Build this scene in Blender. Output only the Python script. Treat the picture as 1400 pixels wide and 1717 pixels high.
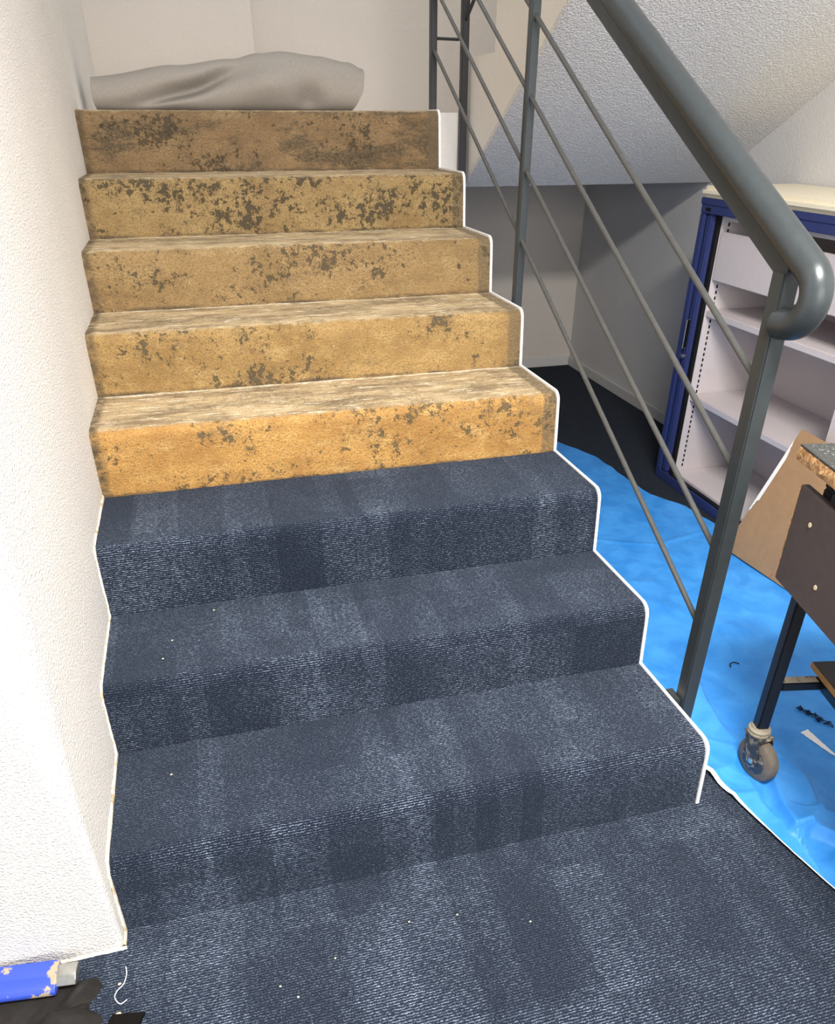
import bpy, bmesh, math, random
from mathutils import Vector, Matrix, noise as mnoise

random.seed(7)
for o in list(bpy.data.objects):
    bpy.data.objects.remove(o)
scene = bpy.context.scene
COL = scene.collection

# ------------------------------------------------------------------ camera
CAM_POS = Vector((0.3316, -1.0890, 1.3830))
RIGHT = Vector((0.96450142, -0.26407584, 0.00098003))
UP = Vector((0.1421571, 0.52233004, 0.84081074))
FWD = Vector((0.2225497, 0.81082383, -0.54132832))
cam_data = bpy.data.cameras.new('camera')
cam = bpy.data.objects.new('camera', cam_data)
COL.objects.link(cam)
cam.matrix_world = Matrix(((RIGHT.x, UP.x, -FWD.x, CAM_POS.x),
                           (RIGHT.y, UP.y, -FWD.y, CAM_POS.y),
                           (RIGHT.z, UP.z, -FWD.z, CAM_POS.z),
                           (0, 0, 0, 1)))
cam_data.sensor_fit = 'HORIZONTAL'
cam_data.sensor_width = 36.0
cam_data.lens = 1279.75 / 1400 * 36
cam_data.shift_x = (700 - 710.9) / 1400
cam_data.shift_y = (1024.9 - 858.5) / 1400
cam_data.clip_start = 0.02
scene.camera = cam

# ------------------------------------------------------------------ light
world = bpy.data.worlds.new('world')
scene.world = world
world.use_nodes = True
world.node_tree.nodes['Background'].inputs['Color'].default_value = (0.93, 0.96, 1.0, 1)
world.node_tree.nodes['Background'].inputs['Strength'].default_value = 0.95


def area_light(name, loc, size_x, size_y, power, colour, target=None):
    d = bpy.data.lights.new(name, 'AREA')
    d.shape = 'RECTANGLE'
    d.size, d.size_y = size_x, size_y
    d.energy = power
    d.color = colour
    o = bpy.data.objects.new(name, d)
    COL.objects.link(o)
    o.location = loc
    if target is not None:
        o.rotation_euler = (Vector(target) - Vector(loc)).to_track_quat('-Z', 'Y').to_euler()
    return o


area_light('ceiling_lamp', (0.95, -0.95, 2.70), 0.9, 0.45, 172, (1.0, 0.955, 0.90))
area_light('rear_fill_light', (1.0, -3.4, 1.7), 2.6, 1.5, 84, (1.0, 0.98, 0.96), (1.0, 1.0, 1.2))  # unseen fill light added behind the camera to brighten the sloping underside
area_light('ceiling_lamp_landing', (1.0, 2.9, 3.1), 0.5, 0.5, 3, (1.0, 0.93, 0.85))

scene.view_settings.view_transform = 'Standard'
scene.view_settings.look = 'None'
scene.view_settings.gamma = 1.0
scene.view_settings.use_curve_mapping = False
scene.view_settings.exposure = 0.0


# ------------------------------------------------------------------ materials
def lin(r, g, b):
    def f(c):
        c /= 255.0
        return c / 12.92 if c <= 0.04045 else ((c + 0.055) / 1.055) ** 2.4
    return (f(r), f(g), f(b), 1.0)


class NB:
    """small node-tree builder"""

    def __init__(self, name, rough=0.6, spec=0.4, metallic=0.0):
        self.m = bpy.data.materials.new(name)
        self.m.use_nodes = True
        self.t = self.m.node_tree
        self.b = self.t.nodes['Principled BSDF']
        self.b.inputs['Roughness'].default_value = rough
        self.b.inputs['Specular IOR Level'].default_value = spec
        self.b.inputs['Metallic'].default_value = metallic

    def put(self, sock, v):
        if isinstance(v, bpy.types.NodeSocket):
            self.t.links.new(v, sock)
        elif v is not None:
            sock.default_value = v

    def node(self, kind, **kw):
        n = self.t.nodes.new(kind)
        for k, v in kw.items():
            setattr(n, k, v)
        return n

    def obj(self):
        return self.node('ShaderNodeTexCoord').outputs['Object']

    def uv(self):
        return self.node('ShaderNodeTexCoord').outputs['UV']

    def sep(self, v):
        n = self.node('ShaderNodeSeparateXYZ')
        self.put(n.inputs[0], v)
        return n.outputs

    def comb(self, x, y, z):
        n = self.node('ShaderNodeCombineXYZ')
        for i, v in enumerate((x, y, z)):
            self.put(n.inputs[i], v)
        return n.outputs[0]

    def scale(self, v, s, off=(0, 0, 0)):
        n = self.node('ShaderNodeMapping')
        self.put(n.inputs['Vector'], v)
        n.inputs['Scale'].default_value = s
        n.inputs['Location'].default_value = off
        return n.outputs[0]

    def noise(self, v, s, detail=3, rough=0.55, dist=0.0, out='Fac'):
        n = self.node('ShaderNodeTexNoise')
        self.put(n.inputs['Vector'], v)
        n.inputs['Scale'].default_value = s
        n.inputs['Detail'].default_value = detail
        n.inputs['Roughness'].default_value = rough
        n.inputs['Distortion'].default_value = dist
        return n.outputs[out]

    def voronoi(self, v, s, feature='F1'):
        n = self.node('ShaderNodeTexVoronoi', feature=feature)
        self.put(n.inputs['Vector'], v)
        n.inputs['Scale'].default_value = s
        return n.outputs['Distance']

    def white(self, v):
        n = self.node('ShaderNodeTexWhiteNoise', noise_dimensions='3D')
        self.put(n.inputs['Vector'], v)
        return n.outputs['Value']

    def math(self, op, a, b=None, c=None, clamp=False):
        n = self.node('ShaderNodeMath', operation=op)
        n.use_clamp = clamp
        self.put(n.inputs[0], a)
        if b is not None:
            self.put(n.inputs[1], b)
        if c is not None:
            self.put(n.inputs[2], c)
        return n.outputs[0]

    def ramp(self, v, lo, hi, a=0.0, b=1.0):
        n = self.node('ShaderNodeMapRange')
        n.clamp = True
        n.interpolation_type = 'SMOOTHSTEP'
        self.put(n.inputs['Value'], v)
        n.inputs['From Min'].default_value = lo
        n.inputs['From Max'].default_value = hi
        n.inputs['To Min'].default_value = a
        n.inputs['To Max'].default_value = b
        return n.outputs[0]

    def mix(self, fac, a, b, mode='MIX'):
        n = self.node('ShaderNodeMix', data_type='RGBA', blend_type=mode)
        self.put(n.inputs[0], fac)
        self.put(n.inputs[6], a)
        self.put(n.inputs[7], b)
        return n.outputs[2]

    def bump(self, h, strength=0.5, dist=0.002, normal=None):
        n = self.node('ShaderNodeBump')
        n.inputs['Strength'].default_value = strength
        n.inputs['Distance'].default_value = dist
        self.put(n.inputs['Height'], h)
        if normal is not None:
            self.put(n.inputs['Normal'], normal)
        return n.outputs[0]

    def done(self, colour=None, normal=None, rough=None):
        self.put(self.b.inputs['Base Color'], colour)
        if normal is not None:
            self.put(self.b.inputs['Normal'], normal)
        if rough is not None:
            self.put(self.b.inputs['Roughness'], rough)
        return self.m


def mat_plaster(name, colour, grain=230, strength=0.5, dist=0.003, stains=0.0):
    n = NB(name, rough=0.85, spec=0.2)
    co = n.obj()
    a = n.noise(co, grain, 2, 0.6)
    b = n.noise(co, grain * 0.28, 2, 0.5)
    h = n.math('ADD', n.ramp(a, 0.35, 0.7), n.math('MULTIPLY', b, 0.5))
    big = n.noise(co, 1.7, 3)
    c = n.mix(n.ramp(big, 0.3, 0.75), colour, tuple(x * 0.95 for x in colour[:3]) + (1,))
    if stains:
        sp = n.ramp(n.noise(co, 45, 4, 0.7), 0.70, 0.78)
        c = n.mix(n.math('MULTIPLY', sp, stains), c, lin(168, 150, 118))
    return n.done(c, n.bump(h, strength, dist))


def mat_carpet(name, dark, mid, light, rib=0.0053):
    n = NB(name, rough=0.92, spec=0.1)
    n.b.inputs['Sheen Weight'].default_value = 0.10
    n.b.inputs['Sheen Roughness'].default_value = 0.5
    n.b.inputs['Sheen Tint'].default_value = (0.6, 0.75, 1, 1)
    uv = n.uv()
    u, v, _ = n.sep(uv)

    def N(fu, fv, seed, detail=2, rough=0.6):
        return n.noise(n.comb(n.math('MULTIPLY', u, fu), n.math('MULTIPLY', v, fv), seed), 1.0, detail, rough)
    wob = N(150., 110., 0.0)
    wob2 = N(420., 260., 5.0, 1)
    vv = n.math('MULTIPLY_ADD', n.math('SUBTRACT', wob, 0.5), 0.0052, v)
    vv = n.math('MULTIPLY_ADD', n.math('SUBTRACT', wob2, 0.5), 0.0034, vv)
    ph = n.math('MULTIPLY', vv, 2 * math.pi / rib)
    ribs = n.math('MULTIPLY_ADD', n.math('SINE', ph), 0.5, 0.5)
    loops = N(430., 520., 3.0, 2, 0.7)
    tuft = n.ramp(N(300., 430., 17.0, 1), 0.36, 0.64)
    flecks = N(110., 300., 9.0, 3, 0.75)

    # woven blocks of brighter and darker yarn
    def cells(au, av, ou, ov, seed):
        cu = n.math('FLOOR', n.math('MULTIPLY_ADD', u, 1.0 / au, ou))
        cv = n.math('FLOOR', n.math('MULTIPLY_ADD', v, 1.0 / av, ov))
        return n.white(n.comb(cu, cv, seed))
    soft = N(3.2, 2.6, 2.0, 3)
    b1 = n.ramp(cells(0.115, 0.29, 0.3, 0.35, 1.0), 0.55, 0.8)
    b2 = n.ramp(cells(0.33, 0.23, 0.1, 0.6, 5.0), 0.4, 0.9)
    b3 = n.ramp(cells(0.052, 0.41, 0.6, 0.2, 8.0), 0.7, 0.9)
    blk = n.math('ADD', n.math('MULTIPLY', b1, 0.34), n.math('ADD', n.math('MULTIPLY', b2, 0.26), n.math('MULTIPLY', b3, 0.26)))
    blkf = n.math('ADD', n.ramp(soft, 0.30, 0.70, 0.0, 0.6), blk, clamp=True)
    rs = n.math('MULTIPLY_ADD', blkf, 0.45, 0.42)
    ribm = n.math('ADD', n.math('MULTIPLY', ribs, rs), n.math('MULTIPLY', tuft, n.math('SUBTRACT', 1.0, rs)))
    crest = n.math('MULTIPLY', ribm, n.ramp(loops, 0.30, 0.66, 0.15, 1.0))
    body = n.math('MULTIPLY_ADD', ribm, 0.50, n.math('MULTIPLY', loops, 0.75))
    lightf = n.math('MULTIPLY', n.ramp(n.math('MULTIPLY', n.math('ADD', ribm, 0.25), n.math('MULTIPLY', flecks, n.math('ADD', loops, 0.5))), 0.42, 0.80),
                    n.math('MULTIPLY_ADD', blkf, 0.85, 0.15))
    c = n.mix(n.ramp(body, 0.25, 0.85), dark, mid)
    c = n.mix(n.math('MULTIPLY', blkf, 0.38), c, tuple(x * 1.25 for x in mid[:3]) + (1,))
    c = n.mix(lightf, c, light)
    h = n.math('MULTIPLY_ADD', loops, 0.8, n.math('MULTIPLY', ribm, 0.8))
    return n.done(c, n.bump(h, 1.0, 0.0030))


def mat_concrete(name, ochre, brown, dark, cream, dirt, seed, width, riser_h, end=0.5, smear=0.0):
    """stripped stair: ochre glue film on the riser, worn pale tread, grey scabs; uv = (x, arc length)"""
    n = NB(name, rough=0.72, spec=0.25)
    uv = n.uv()
    u, v, _ = n.sep(uv)

    def N(fu, fv, sd, detail=4, rough=0.6, dist=0.0):
        return n.noise(n.comb(n.math('MULTIPLY', u, fu), n.math('MULTIPLY', v, fv), seed + sd), 1.0, detail, rough, dist)
    tone = N(4.0, 6.0, 0.)
    tone2 = N(30., 34., 1., 5, 0.65)
    fine = N(230., 230., 2., 3, 0.7)
    grain = N(90., 140., 8., 3, 0.7)
    mid2 = N(9., 14., 31., 5, 0.7)
    base = n.mix(n.ramp(tone, 0.38, 0.64), ochre, brown)
    base = n.mix(n.ramp(mid2, 0.50, 0.68, 0.0, 0.6), base, cream)
    base = n.mix(n.ramp(tone2, 0.48, 0.66, 0.0, 0.30), base, cream)
    base = n.mix(n.ramp(grain, 0.46, 0.64, 0.0, 0.7), base, brown)
    base = n.mix(n.ramp(fine, 0.50, 0.64, 0.0, 0.7), base, tuple(x * 0.55 for x in brown[:3]) + (1,))
    # dark scabs: clusters of small flakes
    cl = N(3.4, 5.5, 3.3, 3)
    scab = N(62., 58., 7.7, 6, 0.72, 0.2)
    patch = N(22., 17., 9.1, 3, 0.6)
    sv = n.math('MULTIPLY_ADD', patch, 0.55, n.math('MULTIPLY_ADD', cl, 0.80, scab))
    sv = n.math('MULTIPLY_ADD', fine, 0.25, sv)
    sc = n.ramp(sv, 1.445 - dirt, 1.490 - dirt)
    halo = n.ramp(sv, 1.32 - dirt, 1.47 - dirt)
    speck = n.ramp(n.math('MULTIPLY_ADD', cl, 0.3, N(150., 150., 1.1, 2)), 0.76, 0.81)
    # broad grimy smears
    sm = n.ramp(N(3.6, 9.0, 20., 5, 0.68), 0.60 - smear * 0.14, 0.70 - smear * 0.12)
    sm = n.math('MULTIPLY', sm, n.ramp(grain, 0.35, 0.6, 0.35, 0.95))
    riser = n.mix(n.math('MULTIPLY', sm, min(1.0, 0.30 + smear)), base, dark)
    riser = n.mix(n.math('MULTIPLY', halo, 0.28), riser, dark)
    riser = n.mix(n.math('MULTIPLY', n.math('MAXIMUM', sc, n.math('MULTIPLY', speck, 0.7)), 0.9), riser, dark)
    # tread: pale, gritty, scraped along the step
    st = N(11.0, 60., 5., 6, 0.78)
    st2 = N(3.5, 12., 6., 6, 0.78)
    grit = N(170., 260., 15., 3, 0.75)
    tread = n.mix(n.ramp(st2, 0.40, 0.64), lin(204, 180, 140), lin(140, 121, 94))
    tread = n.mix(n.ramp(st, 0.44, 0.32, 0, 0.7), tread, lin(120, 103, 78))
    tread = n.mix(n.ramp(grit, 0.50, 0.66, 0, 0.75), tread, lin(112, 96, 72))
    tread = n.mix(n.ramp(n.math('MULTIPLY_ADD', grit, 0.25, st), 0.685, 0.735, 0, 0.85), tread, lin(240, 226, 198))
    edge = n.math('MULTIPLY_ADD', n.math('SUBTRACT', tone2, 0.5), 0.03, v)
    tf = n.ramp(edge, riser_h - 0.004, riser_h + 0.014)
    c = n.mix(tf, riser, tread)
    wob = n.math('MULTIPLY', n.math('SUBTRACT', tone2, 0.5), 0.03)
    # chalky line in the inner corner of the tread, bare grey strip at the outer edge, grime along the wall
    ch = n.math('MULTIPLY', n.ramp(n.math('ADD', v, n.math('MULTIPLY', wob, 0.6)), end - 0.020, end - 0.012), n.ramp(N(14., 60., 13., 5, 0.7), 0.40, 0.52))
    c = n.mix(n.math('MULTIPLY', ch, 0.85), c, lin(240, 230, 206))
    e1 = n.ramp(n.math('ADD', u, wob), width - 0.046, width - 0.036)
    c = n.mix(n.math('MULTIPLY', e1, n.ramp(grain, 0.3, 0.6, 0.35, 0.85)), c, lin(104, 90, 68))
    e2 = n.ramp(n.math('ADD', u, wob), 0.032, 0.012)
    c = n.mix(n.math('MULTIPLY', e2, n.ramp(tone2, 0.35, 0.6, 0.3, 0.95)), c, lin(92, 78, 58))
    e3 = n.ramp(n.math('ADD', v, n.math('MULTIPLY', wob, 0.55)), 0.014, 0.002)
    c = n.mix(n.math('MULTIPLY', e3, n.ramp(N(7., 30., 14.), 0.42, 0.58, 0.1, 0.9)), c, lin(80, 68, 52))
    h = n.math('MULTIPLY_ADD', fine, 0.5, n.math('MULTIPLY_ADD', grain, 0.6, n.math('MULTIPLY', tone2, 0.5)))
    h = n.math('SUBTRACT', h, n.math('MULTIPLY', sc, 0.35))
    return n.done(c, n.bump(h, 1.0, 0.0045), n.ramp(tone2, 0.3, 0.7, 0.45, 0.85))


def mat_paint(name, colour, rough=0.45, spec=0.5, metallic=0.0, mottled=0.06, bump=0.0, scale=60):
    n = NB(name, rough=rough, spec=spec, metallic=metallic)
    co = n.obj()
    f = n.noise(co, scale, 4, 0.6)
    c = n.mix(n.ramp(f, 0.3, 0.7), tuple(x * (1 - mottled) for x in colour[:3]) + (1,),
              tuple(min(1, x * (1 + mottled)) for x in colour[:3]) + (1,))
    nm = n.bump(n.noise(co, scale * 5, 2), bump, 0.001) if bump else None
    return n.done(c, nm, n.ramp(n.noise(co, scale * 0.3, 3), 0.3, 0.7, rough * 0.85, min(1, rough * 1.15)))


def mat_blotch(name, colour, blot, scale, lo, hi, rough=0.5, spec=0.4, detail=4, bump=0.0, z=None):
    n = NB(name, rough=rough, spec=spec)
    co = n.obj()
    f = n.ramp(n.noise(co, scale, detail, 0.65), lo, hi)
    c = n.mix(f, colour, blot)
    nm = n.bump(n.noise(co, scale * 3, 3), bump, 0.002) if bump else None
    return n.done(c, nm)


M = {}
M['plaster'] = mat_plaster('plaster_white', lin(232, 227, 220), 190, 0.55, 0.0035, 0.25)
M['plaster_back'] = mat_plaster('plaster_back', lin(211, 203, 194), 150, 0.4, 0.003)
M['plaster_rough'] = mat_plaster('plaster_soffit', lin(238, 234, 229), 150, 0.8, 0.0052)
M['wallpaper'] = mat_plaster('wallpaper', lin(212, 210, 208), 170, 0.35, 0.003)
M['white_smooth'] = mat_paint('white_smooth', lin(236, 229, 220), 0.6, 0.3, 0, 0.02)
M['baseboard'] = mat_paint('baseboard_paint', lin(205, 203, 200), 0.45, 0.4, 0, 0.02)
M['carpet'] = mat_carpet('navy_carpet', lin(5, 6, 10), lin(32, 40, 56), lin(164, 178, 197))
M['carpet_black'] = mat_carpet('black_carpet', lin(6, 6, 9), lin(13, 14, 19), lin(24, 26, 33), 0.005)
M['trim'] = mat_paint('trim_white', lin(250, 248, 244), 0.4, 0.4, 0, 0.01)
M['glue'] = mat_blotch('glue_residue', lin(222, 214, 198), lin(170, 148, 108), 40, 0.50, 0.68, 0.7, 0.3, 4, 0.6)
M['steel'] = mat_paint('grey_paint_steel', lin(56, 61, 63), 0.36, 0.5, 0.2, 0.06)
M['steel_rod'] = mat_paint('rod_grey_paint', lin(82, 82, 80), 0.4, 0.5, 0.2, 0.08)
M['steel_dark'] = mat_paint('dark_paint_steel', lin(44, 44, 46), 0.45, 0.5, 0.1, 0.05)
M['blue_metal'] = mat_paint('cabinet_blue', lin(46, 56, 104), 0.42, 0.5, 0, 0.05)
M['grey_metal'] = mat_paint('cabinet_light_grey', lin(205, 196, 196), 0.5, 0.4, 0, 0.02)
M['cream'] = mat_paint('cabinet_cream', lin(228, 219, 196), 0.5, 0.4, 0, 0.02)
M['black'] = mat_paint('matt_black', lin(14, 14, 15), 0.6, 0.3, 0, 0.1)
M['chrome'] = mat_paint('worn_chrome', lin(180, 178, 172), 0.25, 0.5, 0.9, 0.08)
M['hardboard'] = mat_paint('brown_hardboard', lin(170, 134, 98), 0.75, 0.2, 0, 0.05, 0.15, 25)
M['torn'] = mat_paint('torn_paper', lin(246, 240, 230), 0.8, 0.2, 0, 0.03)
M['red_line'] = mat_paint('red_pencil', lin(186, 92, 66), 0.7, 0.2, 0, 0.08)
M['brown_board'] = mat_paint('dark_brown_board', lin(84, 73, 70), 0.6, 0.3, 0, 0.05, 0.1, 40)
M['speckle'] = mat_blotch('speckled_laminate', lin(62, 64, 62), lin(170, 170, 162), 210, 0.60, 0.70, 0.4, 0.5, 2)
M['chipboard'] = mat_blotch('raw_chipboard', lin(214, 170, 122), lin(160, 116, 76), 90, 0.40, 0.62, 0.85, 0.2, 4, 0.8)
M['plywood'] = mat_paint('shelf_edge_wood', lin(176, 132, 84), 0.7, 0.2, 0, 0.12, 0.2, 40)
M['shelf_black'] = mat_paint('shelf_black', lin(36, 34, 32), 0.5, 0.4, 0, 0.15)
M['frame_black'] = mat_blotch('cart_black_paint', lin(19, 20, 24), lin(150, 142, 128), 48, 0.71, 0.74, 0.4, 0.5)
M['rubber'] = mat_paint('grey_rubber', lin(112, 103, 92), 0.75, 0.2, 0, 0.1, 0.2)
M['dirty_metal'] = mat_blotch('dirty_metal', lin(52, 54, 56), lin(150, 140, 122), 55, 0.48, 0.66, 0.5, 0.5)
M['dusty_metal'] = mat_blotch('dusty_metal', lin(150, 140, 122), lin(70, 64, 58), 60, 0.52, 0.66, 0.6, 0.4)
M['roll'] = None
M['tool_blue'] = mat_blotch('tool_blue', lin(50, 74, 176), lin(160, 146, 120), 17, 0.575, 0.62, 0.4, 0.5, 5)
M['bag'] = mat_paint('black_cloth', lin(34, 31, 29), 0.8, 0.25, 0, 0.15, 0.3)
M['bag_dark'] = mat_paint('black_felt', lin(16, 14, 13), 0.95, 0.1, 0, 0.1)
M['thread'] = mat_paint('white_thread', lin(206, 212, 218), 0.8, 0.2)
M['chip'] = mat_paint('plaster_chip', lin(228, 206, 168), 0.8, 0.2)
M['yarn'] = mat_paint('navy_yarn', lin(22, 34, 62), 0.85, 0.2)


def mat_roll():
    n = NB('grey_roll', rough=0.85, spec=0.2)
    u, v, _ = n.sep(n.uv())
    a = n.noise(n.comb(n.math('MULTIPLY', u, 700.), n.math('MULTIPLY', v, 60.), 0.), 1.0, 3)
    b = n.noise(n.comb(n.math('MULTIPLY', u, 60.), n.math('MULTIPLY', v, 700.), 4.), 1.0, 3)
    f = n.math('MULTIPLY', n.math('ADD', a, b), 0.5)
    c = n.mix(n.ramp(f, 0.35, 0.65), lin(146, 139, 131), lin(162, 155, 146))
    return n.done(c, n.bump(f, 0.4, 0.001))


M['roll'] = mat_roll()


def mat_tarp():
    n = NB('blue_tarp', rough=0.42, spec=0.35)
    co = n.obj()
    a = n.noise(co, 9, 4, 0.6, 0.6)
    b = n.noise(n.scale(co, (1, 0.35, 1)), 70, 3, 0.6)
    c = n.mix(n.ramp(a, 0.3, 0.7), lin(52, 140, 223), lin(72, 160, 239))
    h = n.math('MULTIPLY_ADD', b, 0.35, a)
    return n.done(c, n.bump(h, 0.5, 0.006), n.ramp(a, 0.3, 0.7, 0.34, 0.55))


M['tarp'] = mat_tarp()


# ------------------------------------------------------------------ mesh helpers
class MB:
    def __init__(self):
        self.v, self.f = [], []

    def add(self, vs, fs):
        k = len(self.v)
        self.v += [Vector(p) for p in vs]
        self.f += [[i + k for i in f] for f in fs]
        return self

    def box(self, lo, hi, bevel=0.0, R=None, o=None, seg=2):
        bm = bmesh.new()
        bmesh.ops.create_cube(bm, size=1.0)
        lo, hi = Vector(lo), Vector(hi)
        c, s = (lo + hi) / 2, hi - lo
        for q in bm.verts:
            q.co = Vector((q.co.x * s.x, q.co.y * s.y, q.co.z * s.z)) + c
        if bevel:
            bmesh.ops.bevel(bm, geom=bm.edges[:], offset=min(bevel, min(s) * 0.45), segments=seg, affect='EDGES')
        bm.verts.index_update()
        vs = [q.co.copy() for q in bm.verts]
        if R is not None:
            vs = [R @ q + (o or Vector()) for q in vs]
        fs = [[q.index for q in f.verts] for f in bm.faces]
        bm.free()
        return self.add(vs, fs)

    def tube(self, pts, r, n=12, cap=True, radii=None):
        pts = [Vector(p) for p in pts]
        rings = []
        ref = None
        for i, p in enumerate(pts):
            a = pts[max(i - 1, 0)]
            b = pts[min(i + 1, len(pts) - 1)]
            d = (b - a).normalized()
            if ref is None:
                ref = Vector((1, 0, 0)) if abs(d.x) < 0.9 else Vector((0, 0, 1))
            s = (ref - d * ref.dot(d)).normalized()
            ref = s
            t = d.cross(s)
            rr = radii[i] if radii else r
            rings.append([p + (s * math.cos(2 * math.pi * k / n) + t * math.sin(2 * math.pi * k / n)) * rr for k in range(n)])
        vs = [q for ring in rings for q in ring]
        fs = []
        for i in range(len(pts) - 1):
            for k in range(n):
                k2 = (k + 1) % n
                fs.append([i * n + k, i * n + k2, (i + 1) * n + k2, (i + 1) * n + k])
        if cap:
            fs.append(list(range(n))[::-1])
            fs.append([(len(pts) - 1) * n + k for k in range(n)])
        return self.add(vs, fs)

    def prism(self, poly, axis, a, b):
        """closed polygon (2-D) extruded along axis 0/1/2 from a to b"""
        def P(q, t):
            if axis == 0:
                return (t, q[0], q[1])
            if axis == 1:
                return (q[0], t, q[1])
            return (q[0], q[1], t)
        n = len(poly)
        vs = [P(q, a) for q in poly] + [P(q, b) for q in poly]
        fs = [[i, (i + 1) % n, n + (i + 1) % n, n + i] for i in range(n)]
        fs += [list(range(n))[::-1], [n + i for i in range(n)]]
        return self.add(vs, fs)

    def lathe(self, prof, centre, axis, n=32):
        """profile [(r, t)] spun about axis through centre"""
        ax = Vector(axis).normalized()
        s = Vector((0, 0, 1)) if abs(ax.z) < 0.9 else Vector((1, 0, 0))
        s = (s - ax * s.dot(ax)).normalized()
        t = ax.cross(s)
        c = Vector(centre)
        vs, fs = [], []
        for r, h in prof:
            for k in range(n):
                a = 2 * math.pi * k / n
                vs.append(c + ax * h + (s * math.cos(a) + t * math.sin(a)) * r)
        m = len(prof)
        for i in range(m - 1):
            for k in range(n):
                k2 = (k + 1) % n
                fs.append([i * n + k, i * n + k2, (i + 1) * n + k2, (i + 1) * n + k])
        fs.append(list(range(n))[::-1])
        fs.append([(m - 1) * n + k for k in range(n)])
        return self.add(vs, fs)

    def build(self, name, mat, parent=None, origin=None, uv=None, smooth=35, kind=None, label=None):
        """link as one mesh object; vertices are in world space; origin follows the parent thing"""
        o0 = Vector(origin) if origin is not None else (parent['_o'] if parent is not None and '_o' in parent else Vector())
        if not isinstance(o0, Vector):
            o0 = Vector(o0)
        me = bpy.data.meshes.new(name)
        me.from_pydata([p - o0 for p in self.v], [], self.f)
        if uv is not None:
            lay = me.uv_layers.new(name='UVMap')
            for poly in me.polygons:
                for li in poly.loop_indices:
                    lay.data[li].uv = uv[me.loops[li].vertex_index]
        bm = bmesh.new()
        bm.from_mesh(me)
        bmesh.ops.recalc_face_normals(bm, faces=bm.faces[:])
        lim = math.radians(smooth)
        for f in bm.faces:
            f.smooth = True
        for e in bm.edges:
            e.smooth = len(e.link_faces) == 2 and e.calc_face_angle(0) < lim
        bm.to_mesh(me)
        bm.free()
        me.materials.append(mat)
        ob = bpy.data.objects.new(name, me)
        COL.objects.link(ob)
        if parent is not None:
            ob.parent = parent
        else:
            ob.location = o0
        ORIGIN[ob.name] = o0
        if kind:
            ob['kind'] = kind
        if label:
            ob['label'] = label
        return ob


ORIGIN = {}
_build = MB.build


def build(mb, name, mat, parent=None, origin=None, **kw):
    if parent is not None:
        origin = ORIGIN[parent.name]
    return _build(mb, name, mat, parent, origin, **kw)


def thing(name, loc, label, cat, group=None):
    o = bpy.data.objects.new(name, None)
    o.empty_display_size = 0.1
    COL.objects.link(o)
    o.location = loc
    ORIGIN[o.name] = Vector(loc)
    o['label'], o['category'] = label, cat
    if group:
        o['group'] = group
    return o


def tag(o, label, cat, group=None):
    o['label'], o['category'] = label, cat
    if group:
        o['group'] = group
    return o


# ------------------------------------------------------------------ dimensions
W = 1.304                                     # stair width
RY = [-0.007, 0.325, 0.644, 0.960, 1.281, 1.600, 1.917, 2.246]          # riser bases
TZ = [0.0, 0.175, 0.344, 0.525, 0.704, 0.8745, 1.047, 1.2205, 1.4114]   # tread heights
LAND_Y, LAND_Z, SLAB_Z = 2.40, 1.4114, 1.145
XB, YA = 2.65, 3.69                           # right and back wall faces
XU = 1.466                                    # inner side of the returning upper flight


def step_profile(k, off=0.0, rad=0.028, lean=0.010, nr=7, riser_n=14, tread_n=22):
    """outer line of step k in (y, z): riser, rounded nosing, tread; off pushes it outward"""
    y0, z0, z1 = RY[k] - off, TZ[k] + (off if k else 0), TZ[k + 1] + off
    y1 = (RY[k + 1] if k < 7 else LAND_Y + off) - off
    yc = y0 + lean
    pts = []
    for i in range(riser_n):
        t = i / riser_n
        pts.append((y0 + lean * t * 0.9, z0 + (z1 - rad - z0) * t))
    for i in range(nr + 1):
        a = math.pi - i / nr * math.pi / 2
        pts.append((yc + rad + rad * math.cos(a), z1 - rad + rad * math.sin(a)))
    for i in range(1, tread_n + 1):
        t = i / tread_n
        pts.append((yc + rad + (y1 - yc - rad) * t, z1))
    return pts


def arclen(pts):
    s = [0.0]
    for a, b in zip(pts, pts[1:]):
        s.append(s[-1] + math.hypot(b[0] - a[0], b[1] - a[1]))
    return s


# ------------------------------------------------------------------ the setting
def structure(o):
    o['kind'] = 'structure'
    return o


# left wall: thick plastered wall with softly rounded end corner
def left_wall():
    zs = [0.0, 0.2, 0.36, 0.45, 0.55, 0.65, 0.8, 1.0, 1.3, 1.8, 2.4, 3.3]
    rs = [0.014, 0.016, 0.020, 0.035, 0.055, 0.080, 0.110, 0.15, 0.20, 0.26, 0.30, 0.32]
    na = 14
    vs, fs = [], []
    for z, r in zip(zs, rs):
        for i in range(na + 1):
            a = -math.pi / 2 + i / na * math.pi / 2
            if i == 0:
                vs.append((-r - 0.006, -0.052, z))
            vs.append((-r + r * math.cos(a), -0.052 + r + r * math.sin(a), z))
        vs += [(0.0, -0.052 + r + 0.006, z), (0.0, 3.75, z), (-1.3, 3.75, z), (-1.3, -0.052, z)]
    m = na + 6
    for i in range(len(zs) - 1):
        for j in range(m):
            j2 = (j + 1) % m
            fs.append([i * m + j, i * m + j2, (i + 1) * m + j2, (i + 1) * m + j])
    fs += [list(range(m)), [(len(zs) - 1) * m + j for j in range(m)]]
    return structure(build(MB().add(vs, fs), 'wall_left', M['plaster']))


wall_left = left_wall()

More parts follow.
